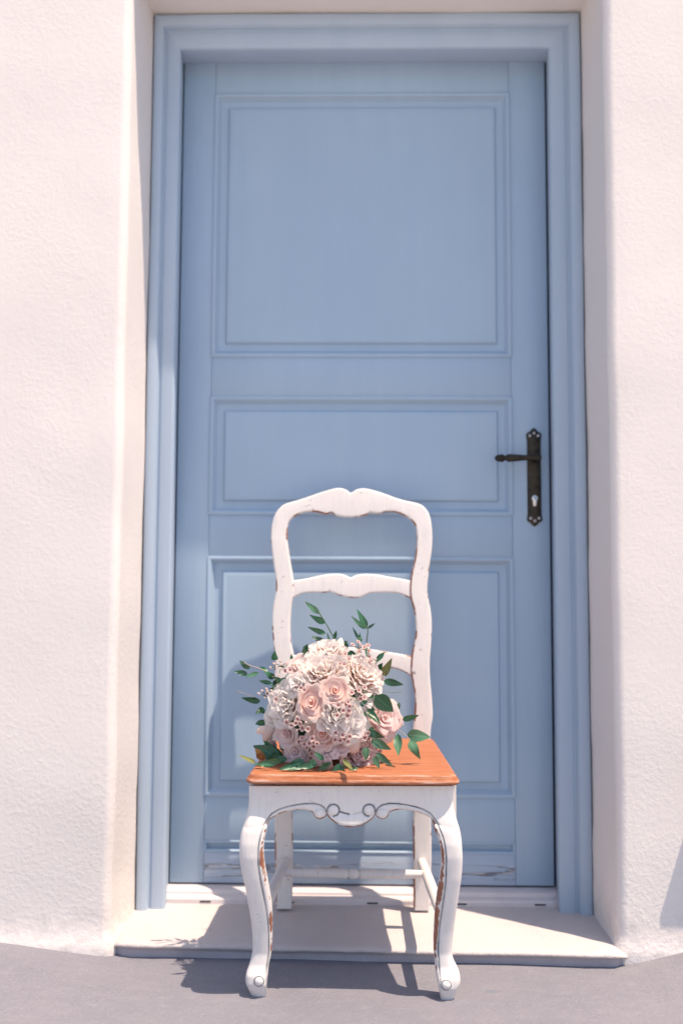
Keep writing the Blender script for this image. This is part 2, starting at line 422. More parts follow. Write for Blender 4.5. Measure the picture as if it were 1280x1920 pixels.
nested('groove', SL, SR, .1575, .1850, [(-.001, .004), (.0, -.0005), (.002, -.0015), (.0055, .001), (.0095, .012), (.0125, .0125)], M_BLUE)

# handle plate
def ext_outline(pts, y_back, y_front, bev):
    """outline in x, z -> plate with a bevelled front"""
    c = Vector((sum(p[0] for p in pts)/len(pts), sum(p[1] for p in pts)/len(pts)))
    def off(d):
        out = []; n = len(pts)
        for i in range(n):
            a, b, e = Vector(pts[i-1]), Vector(pts[i]), Vector(pts[(i+1) % n])
            t1, t2 = (b-a).normalized(), (e-b).normalized()
            n1, n2 = Vector((-t1.y, t1.x)), Vector((-t2.y, t2.x)); m = n1+n2
            m = m/max(m.dot(n1), .3) if m.length > 1e-6 else n1
            out.append(b+m*d)
        return out
    area = sum(pts[i-1][0]*pts[i][1]-pts[i][0]*pts[i-1][1] for i in range(len(pts)))
    sg = 1 if area > 0 else -1
    rings = [[(p[0], y_back, p[1]) for p in pts], [(p[0], y_front+bev, p[1]) for p in pts],
             [(p.x, y_front+bev*.3, p.y) for p in off(sg*bev*.35)], [(p.x, y_front, p.y) for p in off(sg*bev)]]
    return loft(rings)
hx, hz0, hz1, hw = .4345, .9635, 1.2135, .0200
half = [(0, 0), (.006, .0035), (.0105, .010), (.0155, .0115), (.0195, .0165), (.0185, .024), (.0172, .032), (.0172, .06)]
pl = [(hx+x, hz0+z) for x, z in half]+[(hx+x, hz1-z) for x, z in reversed(half)]
pl += [(hx-x, hz1-z) for x, z in half[1:]]+[(hx-x, hz0+z) for x, z in list(reversed(half))[:-1]]
V, F = ext_outline(pl, .0015, -.0075, .0035); plate = sharp(link('handle_plate', V, F, M_BRONZE, door), 30)
sc_me = None
for dx, z in ((0, hz1-.014), (-.0105, hz1-.0205), (.0105, hz1-.0205), (0, hz0+.014), (-.0105, hz0+.0205), (.0105, hz0+.0205)):
    rr = [(.0042, 0), (.0042, -.0012), (.0032, -.0026), (.0014, -.0032), (.0002, -.0033)]
    if sc_me is None:
        V, F = loft([[(r*math.cos(a*math.pi/6), y, r*math.sin(a*math.pi/6)) for a in range(12)] for r, y in rr])
        s = link('screw', V, F, M_SCREW); sc_me = s.data
    else:
        s = bpy.data.objects.new('screw', sc_me); COL.objects.link(s)
    s.location = (hx+dx, -.0072, z); put(s, plate)
# cylinder lock, euro profile
ol = []
for a in range(-50, 231, 20): ol.append((hx+.0078*math.cos(R_(a)), 1.0340+.0078*math.sin(R_(a))))
ol += [(hx-.0048, 1.0200), (hx-.0035, 1.0150), (hx, 1.0135), (hx+.0035, 1.0150), (hx+.0048, 1.0200)]
V, F = ext_outline(ol, -.004, -.0105, .001); lk = sharp(link('lock_cylinder', V, F, M_STEEL, plate), 30)
rbox('keyhole', hx-.0009, hx+.0009, -.0112, -.0100, 1.0305, 1.0395, M_DARK, plate, .0002)
# lever: neck + turned grip in one mesh
lz, ly = 1.1325, -.046
grip = [(.4450, .0001), (.4450, .0060), (.4400, .0085), (.4250, .0080), (.4180, .0068), (.4100, .0066), (.395, .0078), (.378, .0094), (.3625, .0098), (.3600, .0085),
        (.3575, .0062), (.3545, .0062), (.3520, .0088), (.3490, .0100), (.3450, .0100), (.3430, .0082), (.3400, .0092), (.336, .0080), (.332, .0052), (.3298, .0018), (.3295, .0001)]
V, F = loft([[(x, ly+r*math.cos(a*math.pi/8), lz-.002*(.445-x)/.1+r*math.sin(a*math.pi/8)) for a in range(16)] for x, r in grip])
neck = [(-.006, .0125), (-.010, .0125), (-.0115, .0098), (-.018, .0085), (-.046, .0080), (-.052, .0060), (-.054, .001)]
V2, F2 = loft([[(hx+r*math.cos(a*math.pi/8), y, lz+r*math.sin(a*math.pi/8)) for a in range(16)] for y, r in neck])
F2 = [tuple(i+len(V) for i in f) for f in F2]
sharp(link('lever', V+V2, F+F2, M_BRONZE, plate), 40)

# ------------------------------------------------------------------ chair
chair = thing('chair', 'shabby white carved wooden chair with orange wood seat', 'chair', (-.02, -.3, 0))
CM = 658.0                                                # the chair's middle in photo pixels at its front
SEAT_Y = -.55
# back: y as a function of height
YB = [(0, -.082), (.15, -.098), (.30, -.112), (.45, -.122), (.62, -.115), (.80, -.103), (1.06, -.088)]
def back_pt(px, py):
    y = -.1
    for _ in range(3): y = interp(YB, at(px, py, y).z)
    return at(px, py, y)
def c2(p): return (460+.3125*p[0], 880+.3125*p[1])
def bar_ring(o, i, th, b, yoff=0):
    """rounded rectangle ring between outer point o and inner point i, thickness th in y; returns points and wear"""
    d = (i-o); w = d.length; d.normalize(); b = min(b, w*.3); yv = Vector((0, 1, 0)); h = th/2
    q = [(0, -h+b), (b*.3, -h+b*.3), (b, -h), (b+.0022, -h-.0002), (w-b-.0022, -h-.0002), (w-b, -h), (w-b*.3, -h+b*.3), (w, -h+b), (w, h-b), (w-b, h), (b, h), (0, h-b)]
    wear = [.80, .92, .78, .12, .12, .84, .99, 1.0, .8, .2, .2, .62]
    return [o+d*s+yv*(t+yoff) for s, t in q], wear
def bar(name, pairs, th, b, n, mat, conv=c2, ywo=1.0, ywi=1.0, yoff=0, parent=chair):
    P = smooth_tab([conv(p[0])+conv(p[1]) for p in pairs], n)
    rings, wear = [], []
    for k, (a, bb, c, d) in enumerate(P):
        r, w = bar_ring(back_pt(a, bb), back_pt(c, d), th, b, yoff)
        rings.append(r); wear += [x*(ywi if 5 <= j <= 9 else ywo) for j, x in enumerate(w)]
    V, F = loft(rings)
    o = link(name, V, F, mat, parent, attrs={'wear': wear, 'patina': [0.]*len(V)}); sharp(o, 70)
    return o
ident = lambda p: p
# top rail with its two rounded shoulders
tl = [((155, 410), (252, 425)), ((160, 335), (255, 350)), ((177, 278), (266, 315)), ((207, 234), (290, 290)), ((248, 207), (322, 271)), ((340, 180), (375, 257)),
      ((440, 145), (432, 259)), ((510, 124), (488, 271)), ((545, 116), (512, 261)), ((575, 116), (545, 279)), ((606, 126), (590, 288)), ((632, 143), (632, 290))]
tr_ = [((665, 124), (690, 285)), ((700, 117), (728, 274)), ((738, 121), (748, 261)), ((790, 135), (795, 267)), ((850, 155), (855, 256)), ((930, 183), (912, 262)), ((1028, 206), (965, 287)), ((1072, 230), (998, 311)), ((1102, 278), (1016, 340)), ((1114, 340), (1024, 375)), ((1119, 410), (1027, 425))]
bar('top_rail', tl+tr_, .024, .0034, 110, M_CHAIR, ywo=.75, ywi=1.08)
mt = [(287, 668), (370, 655), (440, 639), (510, 628), (570, 628), (608, 639), (632, 649), (662, 636), (720, 628), (790, 632), (860, 645), (930, 656), (989, 668)]
mb = [(287, 772), (340, 746), (400, 739), (470, 741), (512, 737), (565, 757), (632, 771), (690, 768), (745, 744), (790, 741), (860, 740), (930, 748), (989, 776)]
bar('middle_rail', list(zip(mt, mb)), .019, .0030, 90, M_CHAIR, ywo=.72, ywi=.92)
lt = [(545, 1230), (575, 1224), (610, 1218), (650, 1214), (690, 1217), (730, 1223), (776, 1231)]
lb = [(545, 1268), (575, 1256), (610, 1252), (650, 1262), (700, 1254), (740, 1253), (776, 1270)]
bar('lower_rail', list(zip(lt, lb)), .019, .0030, 50, M_CHAIR, conv=ident, ywo=1.0, ywi=1.1)
pL = [((508, 1008), (538.8, 1012.8)), ((510, 1030), (541.9, 1036)), ((513.8, 1061), (545.9, 1061)), ((517.3, 1083), (550, 1086)), ((518, 1105), (551, 1105)), ((516.3, 1117), (549.5, 1121)), ((513, 1133), (547, 1135)),
      ((511, 1155), (545, 1158)), ((511, 1180), (544.5, 1180)), ((513, 1206), (546, 1206)), ((515, 1225), (550, 1225)), ((515.5, 1260), (552, 1260)), ((513, 1300), (548, 1300)), ((511, 1345), (545, 1345)), ((513, 1400), (546, 1400)), ((515, 1480), (547, 1480)), ((516, 1600), (549, 1600)), ((518, 1701), (547, 1701))]
pR = [((809.7, 1008), (781, 1012.8)), ((808.5, 1030), (779.4, 1030)), ((805, 1055), (775.6, 1055)), ((802, 1080), (771, 1074)), ((800, 1099), (767.8, 1099)), ((801, 1117), (769, 1122)), ((805, 1136), (774, 1139)),
      ((807.5, 1155), (778, 1161)), ((808.4, 1177), (778.8, 1183)), ((807, 1208), (776.3, 1205)), ((805, 1233), (770.5, 1230)), ((804.5, 1255), (770, 1262)), ((806, 1280), (773, 1281)), ((809, 1315), (777, 1305)), ((810, 1344), (776, 1340)), ((806, 1378), (773, 1378)), ((806, 1480), (773, 1480)), ((808, 1600), (774, 1600)), ((804, 1704), (775, 1704))]
bar('back_post', pL, .026, .0034, 120, M_CHAIR2, conv=ident, ywo=1.13, ywi=.85)
bar('back_post', pR, .026, .0034, 120, M_CHAIR2, conv=ident, ywo=.85, ywi=1.15)

# seat: trapezoid slab with rounded corners and moulded edge
def build_seat():
    f0, f1 = at(460, 1470, SEAT_Y), at(862.5, 1476, SEAT_Y)
    cx = (f0.x+f1.x)/2; fw = (f1.x-f0.x)/2; bw = .192
    yf, yb = SEAT_Y, -.135; r = .018
    out = []
    def corner(cxx, cyy, rr, a0, a1, n=7):
        for i in range(n): a = R_(a0+(a1-a0)*i/(n-1)); out.append((cxx+rr*math.cos(a), cyy+rr*math.sin(a)))
    corner(cx+fw-r, yf+r, r, -90, 5); corner(cx+bw-r, yb-r, r, 8, 90); corner(cx-bw+r, yb-r, r, 90, 172); corner(cx-fw+r, yf+r, r, 175, 270)
    for i in range(1, 24): out.append((cx-fw+r+(2*fw-2*r)*i/24, yf))
    n = len(out)
    tilt = lambda y: .4170+(y-yf)*.047            # underside height
    prof = [(.012, 0), (.003, 0), (.0006, .0025), (0, .0055), (.0012, .0085), (.0045, .0105), (.0052, .0125), (.0068, .0165), (.0105, .0192), (.016, .0202), (.03, .0206), (.09, .0206), (.15, .0206)]
    wr = [0, .4, .8, 1, .9, .55, .6, 1, .85, .55, .15, 0, 0]; pt = [.3, 1, .8, .2, .3, 1, .6, .1, 0, 0, 0, 0, 0]
    c = Vector((cx, (yf+yb)/2)); rings, wa, pa = [], [], []
    for (ins, h), w_, p_ in zip(prof, wr, pt):
        ring = []
        for x, y in out:
            sx = 1-ins/fw; sy = 1-ins/((yb-yf)/2)
            X, Y = c.x+(x-c.x)*sx, c.y+(y-c.y)*max(sy, .05)
            ring.append((X, Y, tilt(Y)+h)); wa.append(w_); pa.append(p_)
        rings.append(ring)
    V, F = loft(rings)
    return V, F, wa, pa, tilt, cx, fw, bw
V, F, wa, pa, seat_under, seat_cx, seat_fw, seat_bw = build_seat()
sharp(link('seat', V, F, M_SEAT, chair, attrs={'wear': wa, 'patina': pa}), 50)
seat_top = lambda y: seat_under(y)+.0206

# carved front apron
APY = -.530
lowL = [(466, 1553), (496, 1553), (501, 1545), (505, 1536.6), (512, 1532), (522, 1527), (534, 1522.5), (545, 1520), (556, 1518), (569, 1518), (579, 1520), (586.5, 1523), (588, 1529), (592, 1534), (599, 1536.5), (607, 1534),
        (613, 1528), (618, 1535), (627, 1542), (639, 1548), (650, 1550.5), (658, 1551)]
low = lowL+[(2*CM-x, y) for x, y in reversed(lowL[:-1])]
gl = [(484, 1590), (488, 1568), (492.5, 1552), (500, 1537.5), (509, 1526), (522.5, 1518), (537.5, 1513), (554, 1509.5), (571, 1507), (588, 1506.6), (601, 1510), (608.5, 1516), (611.6, 1523), (612.8, 1527)]
def mir(c): return [(2*CM-x, y) for x, y in c]
vol = [(624.5+11.2*math.cos(R_(a)), 1519.5+11.2*math.sin(R_(a))) for a in range(140, 140-361+70, -12)][::1]
vol = [(624.5+11.2*math.cos(R_(a)), 1519.5+11.2*math.sin(R_(a))) for a in range(165, 451, 15)]
tail = [(636, 1522), (645, 1524.8), (654, 1526.8)]
grooves = [(gl, 1.), (mir(gl), 1.), (vol, 1.), (mir(vol), 1.), (tail, 1.2), (mir(tail), .5)]
def seg_d(p, c):
    best = 1e9
    for (ax, ay), (bx, by) in zip(c, c[1:]):
        dx, dy = bx-ax, by-ay; t = max(0, min(1, ((p[0]-ax)*dx+(p[1]-ay)*dy)/(dx*dx+dy*dy+1e-9)))
        best = min(best, math.hypot(p[0]-ax-t*dx, p[1]-ay-t*dy))
    return best
def build_apron():
    NU, NV = 230, 46; V, wear, pat = [], [], []
    xl, xr = 467., 2*CM-467.
    for j in range(NV+1):
        for i in range(NU+1):
            u = i/NU; x = xl+(xr-xl)*u
            yl = interp(low, x); v = j/NV; y = yl+(1474-yl)*v
            sh = 0
            if y > 1500:
                s_ = ((y-1500)/53)**1.6*12; e = max(0, 1-(x-xl)/26) if u < .5 else max(0, 1-(xr-x)/26); sh = -s_*e if u < .5 else s_*e
            edge = (y-yl) if False else abs(y-yl)
            yy = APY
            kn = max(sstep(525, 475, x), sstep(2*CM-525, 2*CM-475, x))*sstep(1505, 1556, y)
            yy -= .011*kn
            # round the outer corners
            ce = min(x-xl, xr-x); yy += .007*(1-min(1, ce/6))**2
            p_ = 0; dep = 0
            for c, wgt in grooves:
                d = seg_d((x, y), c); g_ = math.exp(-(d/1.35)**2)*wgt
                dep = max(dep, g_*.0036); p_ = max(p_, g_)
            # raised border between groove and lower edge, raised volutes
            dm = min(seg_d((x, y), gl), seg_d((x, y), mir(gl)))
            for cxv, cyv, rv in ((624.5, 1519.5, 10.5), (2*CM-624.5, 1519.5, 10.5), (599, 1526.5, 10), (2*CM-599, 1526.5, 10)):
                rr = math.hypot(x-cxv, y-cyv)/rv
                if rr < 1: yy -= .0055*math.sqrt(1-rr*rr)
            if abs(x-CM) < 44 and y > 1527: yy -= .0035*sstep(1527, 1536, y)
            el = min(seg_d((x, y), low[1:-1]), 30)
            yy += .0045*(1-min(1, el/4.5))**2-.001*sstep(3, 10, el)*0
            pt = at(x+sh, y, yy); pt.y += dep
            V.append(pt); wear.append(max(0, 1-el/6.5)*1.2); pat.append(p_)
    n = NU+1; F = [(j*n+i, j*n+i+1, (j+1)*n+i+1, (j+1)*n+i) for j in range(NV) for i in range(NU)]
    N = len(V)
    # back sheet and the skirt that closes the board
    bmap = []
    for p in V[:N]: bmap.append((p.x, APY+.022, p.z))
    V = V+bmap; wear = wear+[w_*.9 for w_ in wear]; pat = pat+[0.]*N
    F += [(N+f[3], N+f[2], N+f[1], N+f[0]) for f in F[:NU*NV]]
    rim = [i for i in range(n)]+[j*n+NU for j in range(1, NV+1)]+[NV*n+i for i in range(NU-1, -1, -1)]+[j*n for j in range(NV-1, 0, -1)]
    for a, b in zip(rim, rim[1:]+rim[:1]): F.append((a, N+a, N+b, b))
    return V, F, wear, pat
V, F, wa, pa = build_apron()
sharp(link('front_apron', V, F, M_CHAIR, chair, attrs={'wear': wa, 'patina': pa}), 55)
# side aprons and rear apron, plain boards under the seat
def board(name, a, b, z0, z1, th):
    a, b = Vector(a), Vector(b); d = (b-a).normalized(); nrm = Vector((-d.y, d.x))*th/2
    rings = []
    for k in range(9):
        p = a+(b-a)*k/8; arch = .022*math.sin(math.pi*k/8)
        za, zb = z0(p.y)+arch, z1(p.y)
        rings.append([(p.x+nrm.x, p.y+nrm.y, za), (p.x-nrm.x, p.y-nrm.y, za), (p.x-nrm.x, p.y-nrm.y, zb), (p.x+nrm.x, p.y+nrm.y, zb)])
    V, F = loft(rings); o = link(name, V, F, M_CHAIR, chair, attrs={'wear': [.3]*len(V), 'patina': [0.]*len(V)}); sharp(o, 40)
su = lambda y: seat_under(y)-.0005
board('side_apron', (seat_cx-.197, APY+.03), (seat_cx-.165, -.14), lambda y: su(y)-.07, su, .018)
board('side_apron', (seat_cx+.197, APY+.03), (seat_cx+.165, -.14), lambda y: su(y)-.07, su, .018)
board('rear_apron', (seat_cx-.16, -.125), (seat_cx+.16, -.125), lambda y: su(y)-.055, lambda y: su(y)-.001, .018)

# cabriole front legs: rows of (py, outer, groove, inner)
legL = [(1538, 464, 497, 506), (1547, 458.5, 494.5, 503), (1553, 455, 493, 501), (1570, 450.5, 488, 497), (1590, 448.5, 484.5, 494), (1610, 449, 484, 494), (1627, 451, 484.5, 496), (1648, 455, 487.5, 500), (1668, 459.5, 491.5, 504), (1702, 465.5, 498, 509.5), (1740, 471.5, 503, 510.5), (1777, 473.5, 504, 510),
        (1796, 471.5, 502.5, 507.5), (1815, 466, 499.5, 503.5), (1830, 461, 498.5, 502), (1842, 460, 497.8, 500.5), (1852, 462, 497.5, 499.5), (1862, 467, 497.5, 499), (1869.5, 470.5, 497, 498)]
legR = [(1538, 851.5, 819, 809), (1547, 857, 821, 811), (1553, 860.5, 823, 812), (1571, 864.3, 830, 819.5), (1590, 866, 834, 824.5), (1610, 867, 836, 827), (1627, 866.5, 836, 826.5), (1648, 865, 835.5, 824), (1665, 862.5, 834, 821), (1702, 857, 829, 816), (1740, 851.5, 823.5, 813), (1777, 847.5, 821, 812), (1800, 849, 822, 814),
        (1818, 857, 823, 815.5), (1832, 862, 824, 817), (1846, 862.5, 825, 820), (1858, 858, 826, 822.5), (1869, 853.5, 826.5, 824.5), (1878.5, 851, 827, 826)]
YF = [(1538, -.527), (1546, -.5365), (1554, -.5430), (1562, -.5455), (1585, -.5490), (1610, -.5485), (1650, -.5415), (1700, -.5290), (1750, -.5160), (1790, -.5090), (1812, -.5110), (1832, -.5190), (1848, -.5200), (1862, -.5120), (1872, -.5075), (1880, -.5085)]
DEP = [(1546, .042), (1600, .044), (1650, .040), (1700, .035), (1777, .029), (1800, .029), (1832, .037), (1850, .038), (1880, .030)]
def build_leg(rows, sgn):
    P = smooth_tab(rows, 90); rings, wear, pat = [], [], []
    dy_ = 0 if sgn < 0 else -8
    for k, (py, xo, xg, xi) in enumerate(P):
        q = py+dy_*sstep(1780, 1870, py)
        yf, dp = interp(YF, q), interp(DEP, q)
        o, g_, i_ = at(xo, py, yf+.012), at(xg, py, yf+.001), at(xi, py, yf+.010)
        z = at((xo+xg)/2, py, yf).z
        w = abs(o.x-g_.x); s = 1 if sgn < 0 else -1
        r = [(o.x+s*.010, yf+dp), (o.x+s*.003, yf+dp-.003), (o.x, yf+dp*.62), (o.x+s*.0004, yf+.012), (o.x+s*.0026, yf+.0055), (o.x+s*.0075, yf+.0018), (o.x+s*w*.5, yf),
             (g_.x-s*.0032, yf+.0006), (g_.x-s*.0013, yf+.0012), (g_.x, yf+.0034), (g_.x+s*.0012, yf+.0022), ((g_.x*.45+i_.x*.55), yf+.0040), (i_.x-s*.0012, yf+.0085), (i_.x, yf+.0125), (i_.x-s*.0005, yf+dp*.7), (i_.x-s*.004, yf+dp)]
        rings.append([(x, y, z) for x, y in r])
        fade = sstep(1836, 1815, q)
        wl = 1.0 if 1555 < py < 1800 else .75
        wear += [.25, .45, .5, .40, .45, .25, .1, .12, .12, .2, .62*wl, 1.08*wl*max(fade, .5), 1.10*wl*max(fade, .5), .85*wl, .5, .3]
        pat += [0, 0, 0, 0, 0, 0, 0, .12, .55*fade, 1.*fade, .42*fade, 0, 0, 0, 0, 0]
    V, F = loft(rings)
    return V, F, wear, pat
for rows, s, (vx, vy) in ((legL, -1, (485.5, 1840)), (legR, 1, (836, 1847))):
    V, F, wa, pa = build_leg(rows, s)
    leg = sharp(link('front_leg', V, F, M_CHAIR, chair, attrs={'wear': wa, 'patina': pa}), 75)
    c = at(vx, vy, -.5205)
    rr = [(.0108, .004), (.0110, .0005), (.0104, -.0008), (.0098, .0006), (.0090, .0008), (.0082, -.0020), (.0064, -.0042), (.0036, -.0055), (.0003, -.006)]
    V, F = loft([[(c.x+r*math.cos(a*math.pi/10), c.y+y, c.z+r*math.sin(a*math.pi/10)) for a in range(20)] for r, y in rr])
    pp = [p for k in range(len(rr)) for p in [(0, .1, .25, 1., .8, .15, 0, 0, 0)[k]]*20]
    link('foot_scroll', V, F, M_CHAIR, leg, attrs={'wear': [.3]*len(V), 'patina': pp})
# stretchers
def turned(name, a, b, rads):
    a, b = Vector(a), Vector(b)
    path = [a+(b-a)*t_ for t_, _ in rads]; V, F = tube(path, [r for _, r in rads], 14)
    link(name, V, F, M_CHAIR, chair, attrs={'wear': [.35]*len(V), 'patina': [0.]*len(V)})
side = [(0, .0085), (.04, .0100), (.12, .0112), (.5, .0118), (.88, .0112), (.96, .0100), (1, .0085)]
La, Lb = at(538, 1611, -.09), at(492, 1708, -.515)
Ra, Rb = at(789, 1612, -.09), at(828, 1716, -.515)
turned('side_stretcher', La, Lb, side); turned('side_stretcher', Ra, Rb, side)
ca = La+(Lb-La)*.30; cb = Ra+(Rb-Ra)*.30
cross = [(0, .0080), (.05, .0085), (.10, .0092), (.30, .0105), (.44, .0112), (.452, .0112), (.458, .0082), (.466, .0080), (.474, .0100), (.490, .0118), (.510, .0118), (.526, .0100), (.534, .0080), (.542, .0082), (.548, .0112), (.56, .0112), (.7, .0105), (.9, .0092), (.95, .0085), (1, .0080)]
turned('cross_stretcher', ca, cb, cross)

# ------------------------------------------------------------------ bouquet
BC = at(610, 1326, -.400); BR = .128
bq = thing('bouquet', 'round bouquet of blush roses and peonies with dark green leaves', 'bouquet', (BC.x, BC.y, seat_top(BC.y)))
def bq_px(x, y): return (420+.359375*x, 1100+.359375*y)     # from the enlarged crop used for measuring
P_BLUSH = mat_petal('blush petals', (.88, .70, .68), (.80, .47, .42), (.92, .80, .78))
P_PEACH = mat_petal('peach petals', (.87, .67, .62), (.78, .38, .29), (.91, .77, .73))
P_CREAM = mat_petal('cream petals', (.90, .81, .77), (.86, .67, .60), (.93, .87, .84))
P_WHITE = mat_petal('white petals', (.91, .85, .825), (.84, .72, .65), (.94, .91, .89))
P_LILAC = mat_petal('lilac pink petals', (.86, .73, .745), (.75, .52, .55), (.92, .83, .84))
P_WAX = mat_petal('waxflower petals', (.86, .72, .69), (.62, .36, .34), (.91, .82, .79))
M_EYE = mat_simple('waxflower eye', (.16, .035, .05), .5)
L_DARK = mat_leaf('dark green leaf', (.018, .085, .042), (.05, .15, .075), .26)
L_MID = mat_leaf('mid green leaf', (.045, .13, .07), (.09, .20, .11), .36)
L_OLIVE = mat_leaf('olive leaf', (.13, .15, .045), (.19, .20, .075), .45)
L_BROWN = mat_leaf('russet leaf', (.20, .085, .035), (.28, .15, .06), .5)
L_STEM = mat_simple('stem green', (.10, .16, .09), .5)
M_STEMB = mat_simple('pale woody stem', (.30, .26, .24), .6)

def petal_pts(w, h, cup, curl, ruf, seed, nu=5, nv=5, tilt=0., base=.25):
    """a petal growing up +z from the origin, its inside facing -y... returns verts and rim values"""
    V, A = [], []
    for j in range(nv+1):
        v = j/nv
        prof = (base+(1-base)*math.sin(min(1, v*1.35)*math.pi*.5))*(1-.26*max(0, (v-.6)/.4)**2)
        for i in range(nu+1):
            u = i/nu*2-1
            x = u*w*prof; a = abs(u)
            y = cup*h*(v**.8)*(.30-.62*u*u*(1-.25*v))
            z = h*v*(1-.30*a**2.4*v)
            # rolled-back rim
            rv = max(0, v-.6)/.4; y += curl*h*rv*rv; z -= abs(curl)*h*.35*rv*rv
            y += ruf*h*v*(mn.noise(Vector((u*1.7+seed*3.1, v*1.6, seed)))+.35*v*mn.noise(Vector((u*5.2+seed*2.3, v*2., seed))))
            z += ruf*h*.5*v*mn.noise(Vector((u*3.6+seed*1.7, 5., seed)))
            c, s = math.cos(tilt), math.sin(tilt)
            V.append(Vector((x, y*c+z*s, -y*s+z*c))); A.append(v)
    n = nu+1
    F = [(j*n+i, j*n+i+1, (j+1)*n+i+1, (j+1)*n+i) for j in range(nv) for i in range(nu)]
    return V, F, A
def mesh_of(name, parts, mat):
    V, F, A = [], [], []
    for v, f, a in parts:
        k = len(V); V += v; F += [tuple(i+k for i in q) for q in f]; A += a
    m = bpy.data.meshes.new(name); m.from_pydata([tuple(v) for v in V], [], F); m.update(); m.materials.append(mat)
    at_ = m.attributes.new('rim', 'FLOAT', 'POINT'); at_.data.foreach_set('value', A)
    m.polygons.foreach_set('use_smooth', [True]*len(m.polygons)); return m
def rot_part(part, M):
    v, f, a = part; return [M @ p for p in v], f, a
def ring_of(rng, n, r, w, h, cup, curl, ruf, tilt, zoff, ph=0., jit=.15):
    out = []
    for k in range(n):
        p = petal_pts(w*(1+rng.uniform(-jit, jit)), h*(1+rng.uniform(-jit, jit)*.6), cup, curl, ruf, rng.uniform(0, 60), 8, 7, tilt+rng.uniform(-.1, .1))
        a = ph+2*math.pi*k/n+rng.uniform(-.12, .12)
        M = Matrix.Rotation(a, 4, 'Z') @ Matrix.Translation((0, r, zoff))
        out.append(rot_part(p, M))
    return out
# unit flowers (radius about 1, facing +z); heart = one mesh, outer petals = separate objects
def make_kind(kind, mat, seed):
    rng = random.Random(seed); parts = []
    if kind == 'rose':
        # one long spiral of rolled petals, the rim dropping outwards
        turns, N, NVv = 3.3, 96, 6; V, A = [], []
        for i in range(N+1):
            t_ = i/N; th = t_*turns*2*math.pi; r = .045+.56*t_**1.08
            r *= 1+.075*math.sin(th*2.35+seed)*(.3+t_)
            H = .60-.40*t_**1.4+.05*math.sin(th*2.35+seed+1.)
            for j in range(NVv+1):
                v = j/NVv; rl_ = max(0, v-.66)/.34
                rr = r*(.50+.50*v**.8)+rl_*rl_*(.05+.13*t_); z = -.25+(H+.25)*(v**.9)-rl_*rl_*(.03+.07*t_)
                V.append(Vector((rr*math.cos(th), rr*math.sin(th), z))); A.append(v*(.55+.45*t_)+.02)
        n = NVv+1; parts.append((V, [(i*n+j, (i+1)*n+j, (i+1)*n+j+1, i*n+j+1) for i in range(N) for j in range(NVv)], A))
        outer = [(8, .40, .56, .80, .75, .26, .06, .62, -.16, .3)]
    elif kind == 'peony':
        for lay, (n, r, w, h, tl_, zo) in enumerate(((5, .05, .22, .48, -.15, .27), (8, .15, .28, .54, .05, .23), (10, .26, .34, .58, .22, .17), (10, .36, .40, .62, .42, .10), (9, .42, .46, .66, .62, .02))):
            parts += ring_of(rng, n, r, w, h, .55, .10, .32, tl_, zo, lay*.7, .28)
        outer = [(8, .40, .60, .88, .80, .06, .14, .78, -.10, .2)]
    elif kind == 'lisianthus':
        for lay, (n, r, w, h, tl_, zo) in enumerate(((3, .04, .22, .40, -.05, .10), (4, .10, .36, .56, .22, .04), (5, .18, .46, .66, .50, -.02))):
            parts += ring_of(rng, n, r, w, h, .7, .28, .16, tl_, zo, lay*.9, .15)
        outer = [(6, .24, .56, .84, .6, .35, .18, .86, -.08, .4)]
    elif kind == 'cup':        # a half-open goblet of large petals
        parts += ring_of(rng, 4, .15, .42, .8, .55, -.1, .1, .02, 0, .4, .2)
        outer = [(7, .34, .66, 1.05, .55, -.05, .08, .42, -.1, .2)]
    elif kind == 'hydrangea':
        for k in range(34):
            d = Vector((rng.gauss(0, 1), rng.gauss(0, 1), abs(rng.gauss(0, 1))+.15)).normalized()
            q = d.to_track_quat('Z', 'Y').to_matrix().to_4x4()
            for m_ in range(4):
                p = petal_pts(.13, .24, .2, .15, .15, rng.uniform(0, 40), 3, 3, 1.15, .35)
                parts.append(rot_part(p, Matrix.Translation(d*.72+Vector((0, 0, -.05))) @ q @ Matrix.Rotation(m_*math.pi/2+k, 4, 'Z') @ Matrix.Translation((0, .02, 0))))
        outer = []
    # receptacle so that nothing shows through
    cv, cf = [], []
    prof = [(.02, .34), (.24, .26), (.36, .08), (.34, -.18), (.16, -.42), (.03, -.5)]
    rings = [[Vector((r*math.cos(a*.7854), r*math.sin(a*.7854), z)) for a in range(8)] for r, z in prof]
    cv, cf = loft(rings); parts.append((cv, cf, [.05]*len(cv)))
    return mesh_of(kind, parts, mat), outer
KIND_CACHE = {}
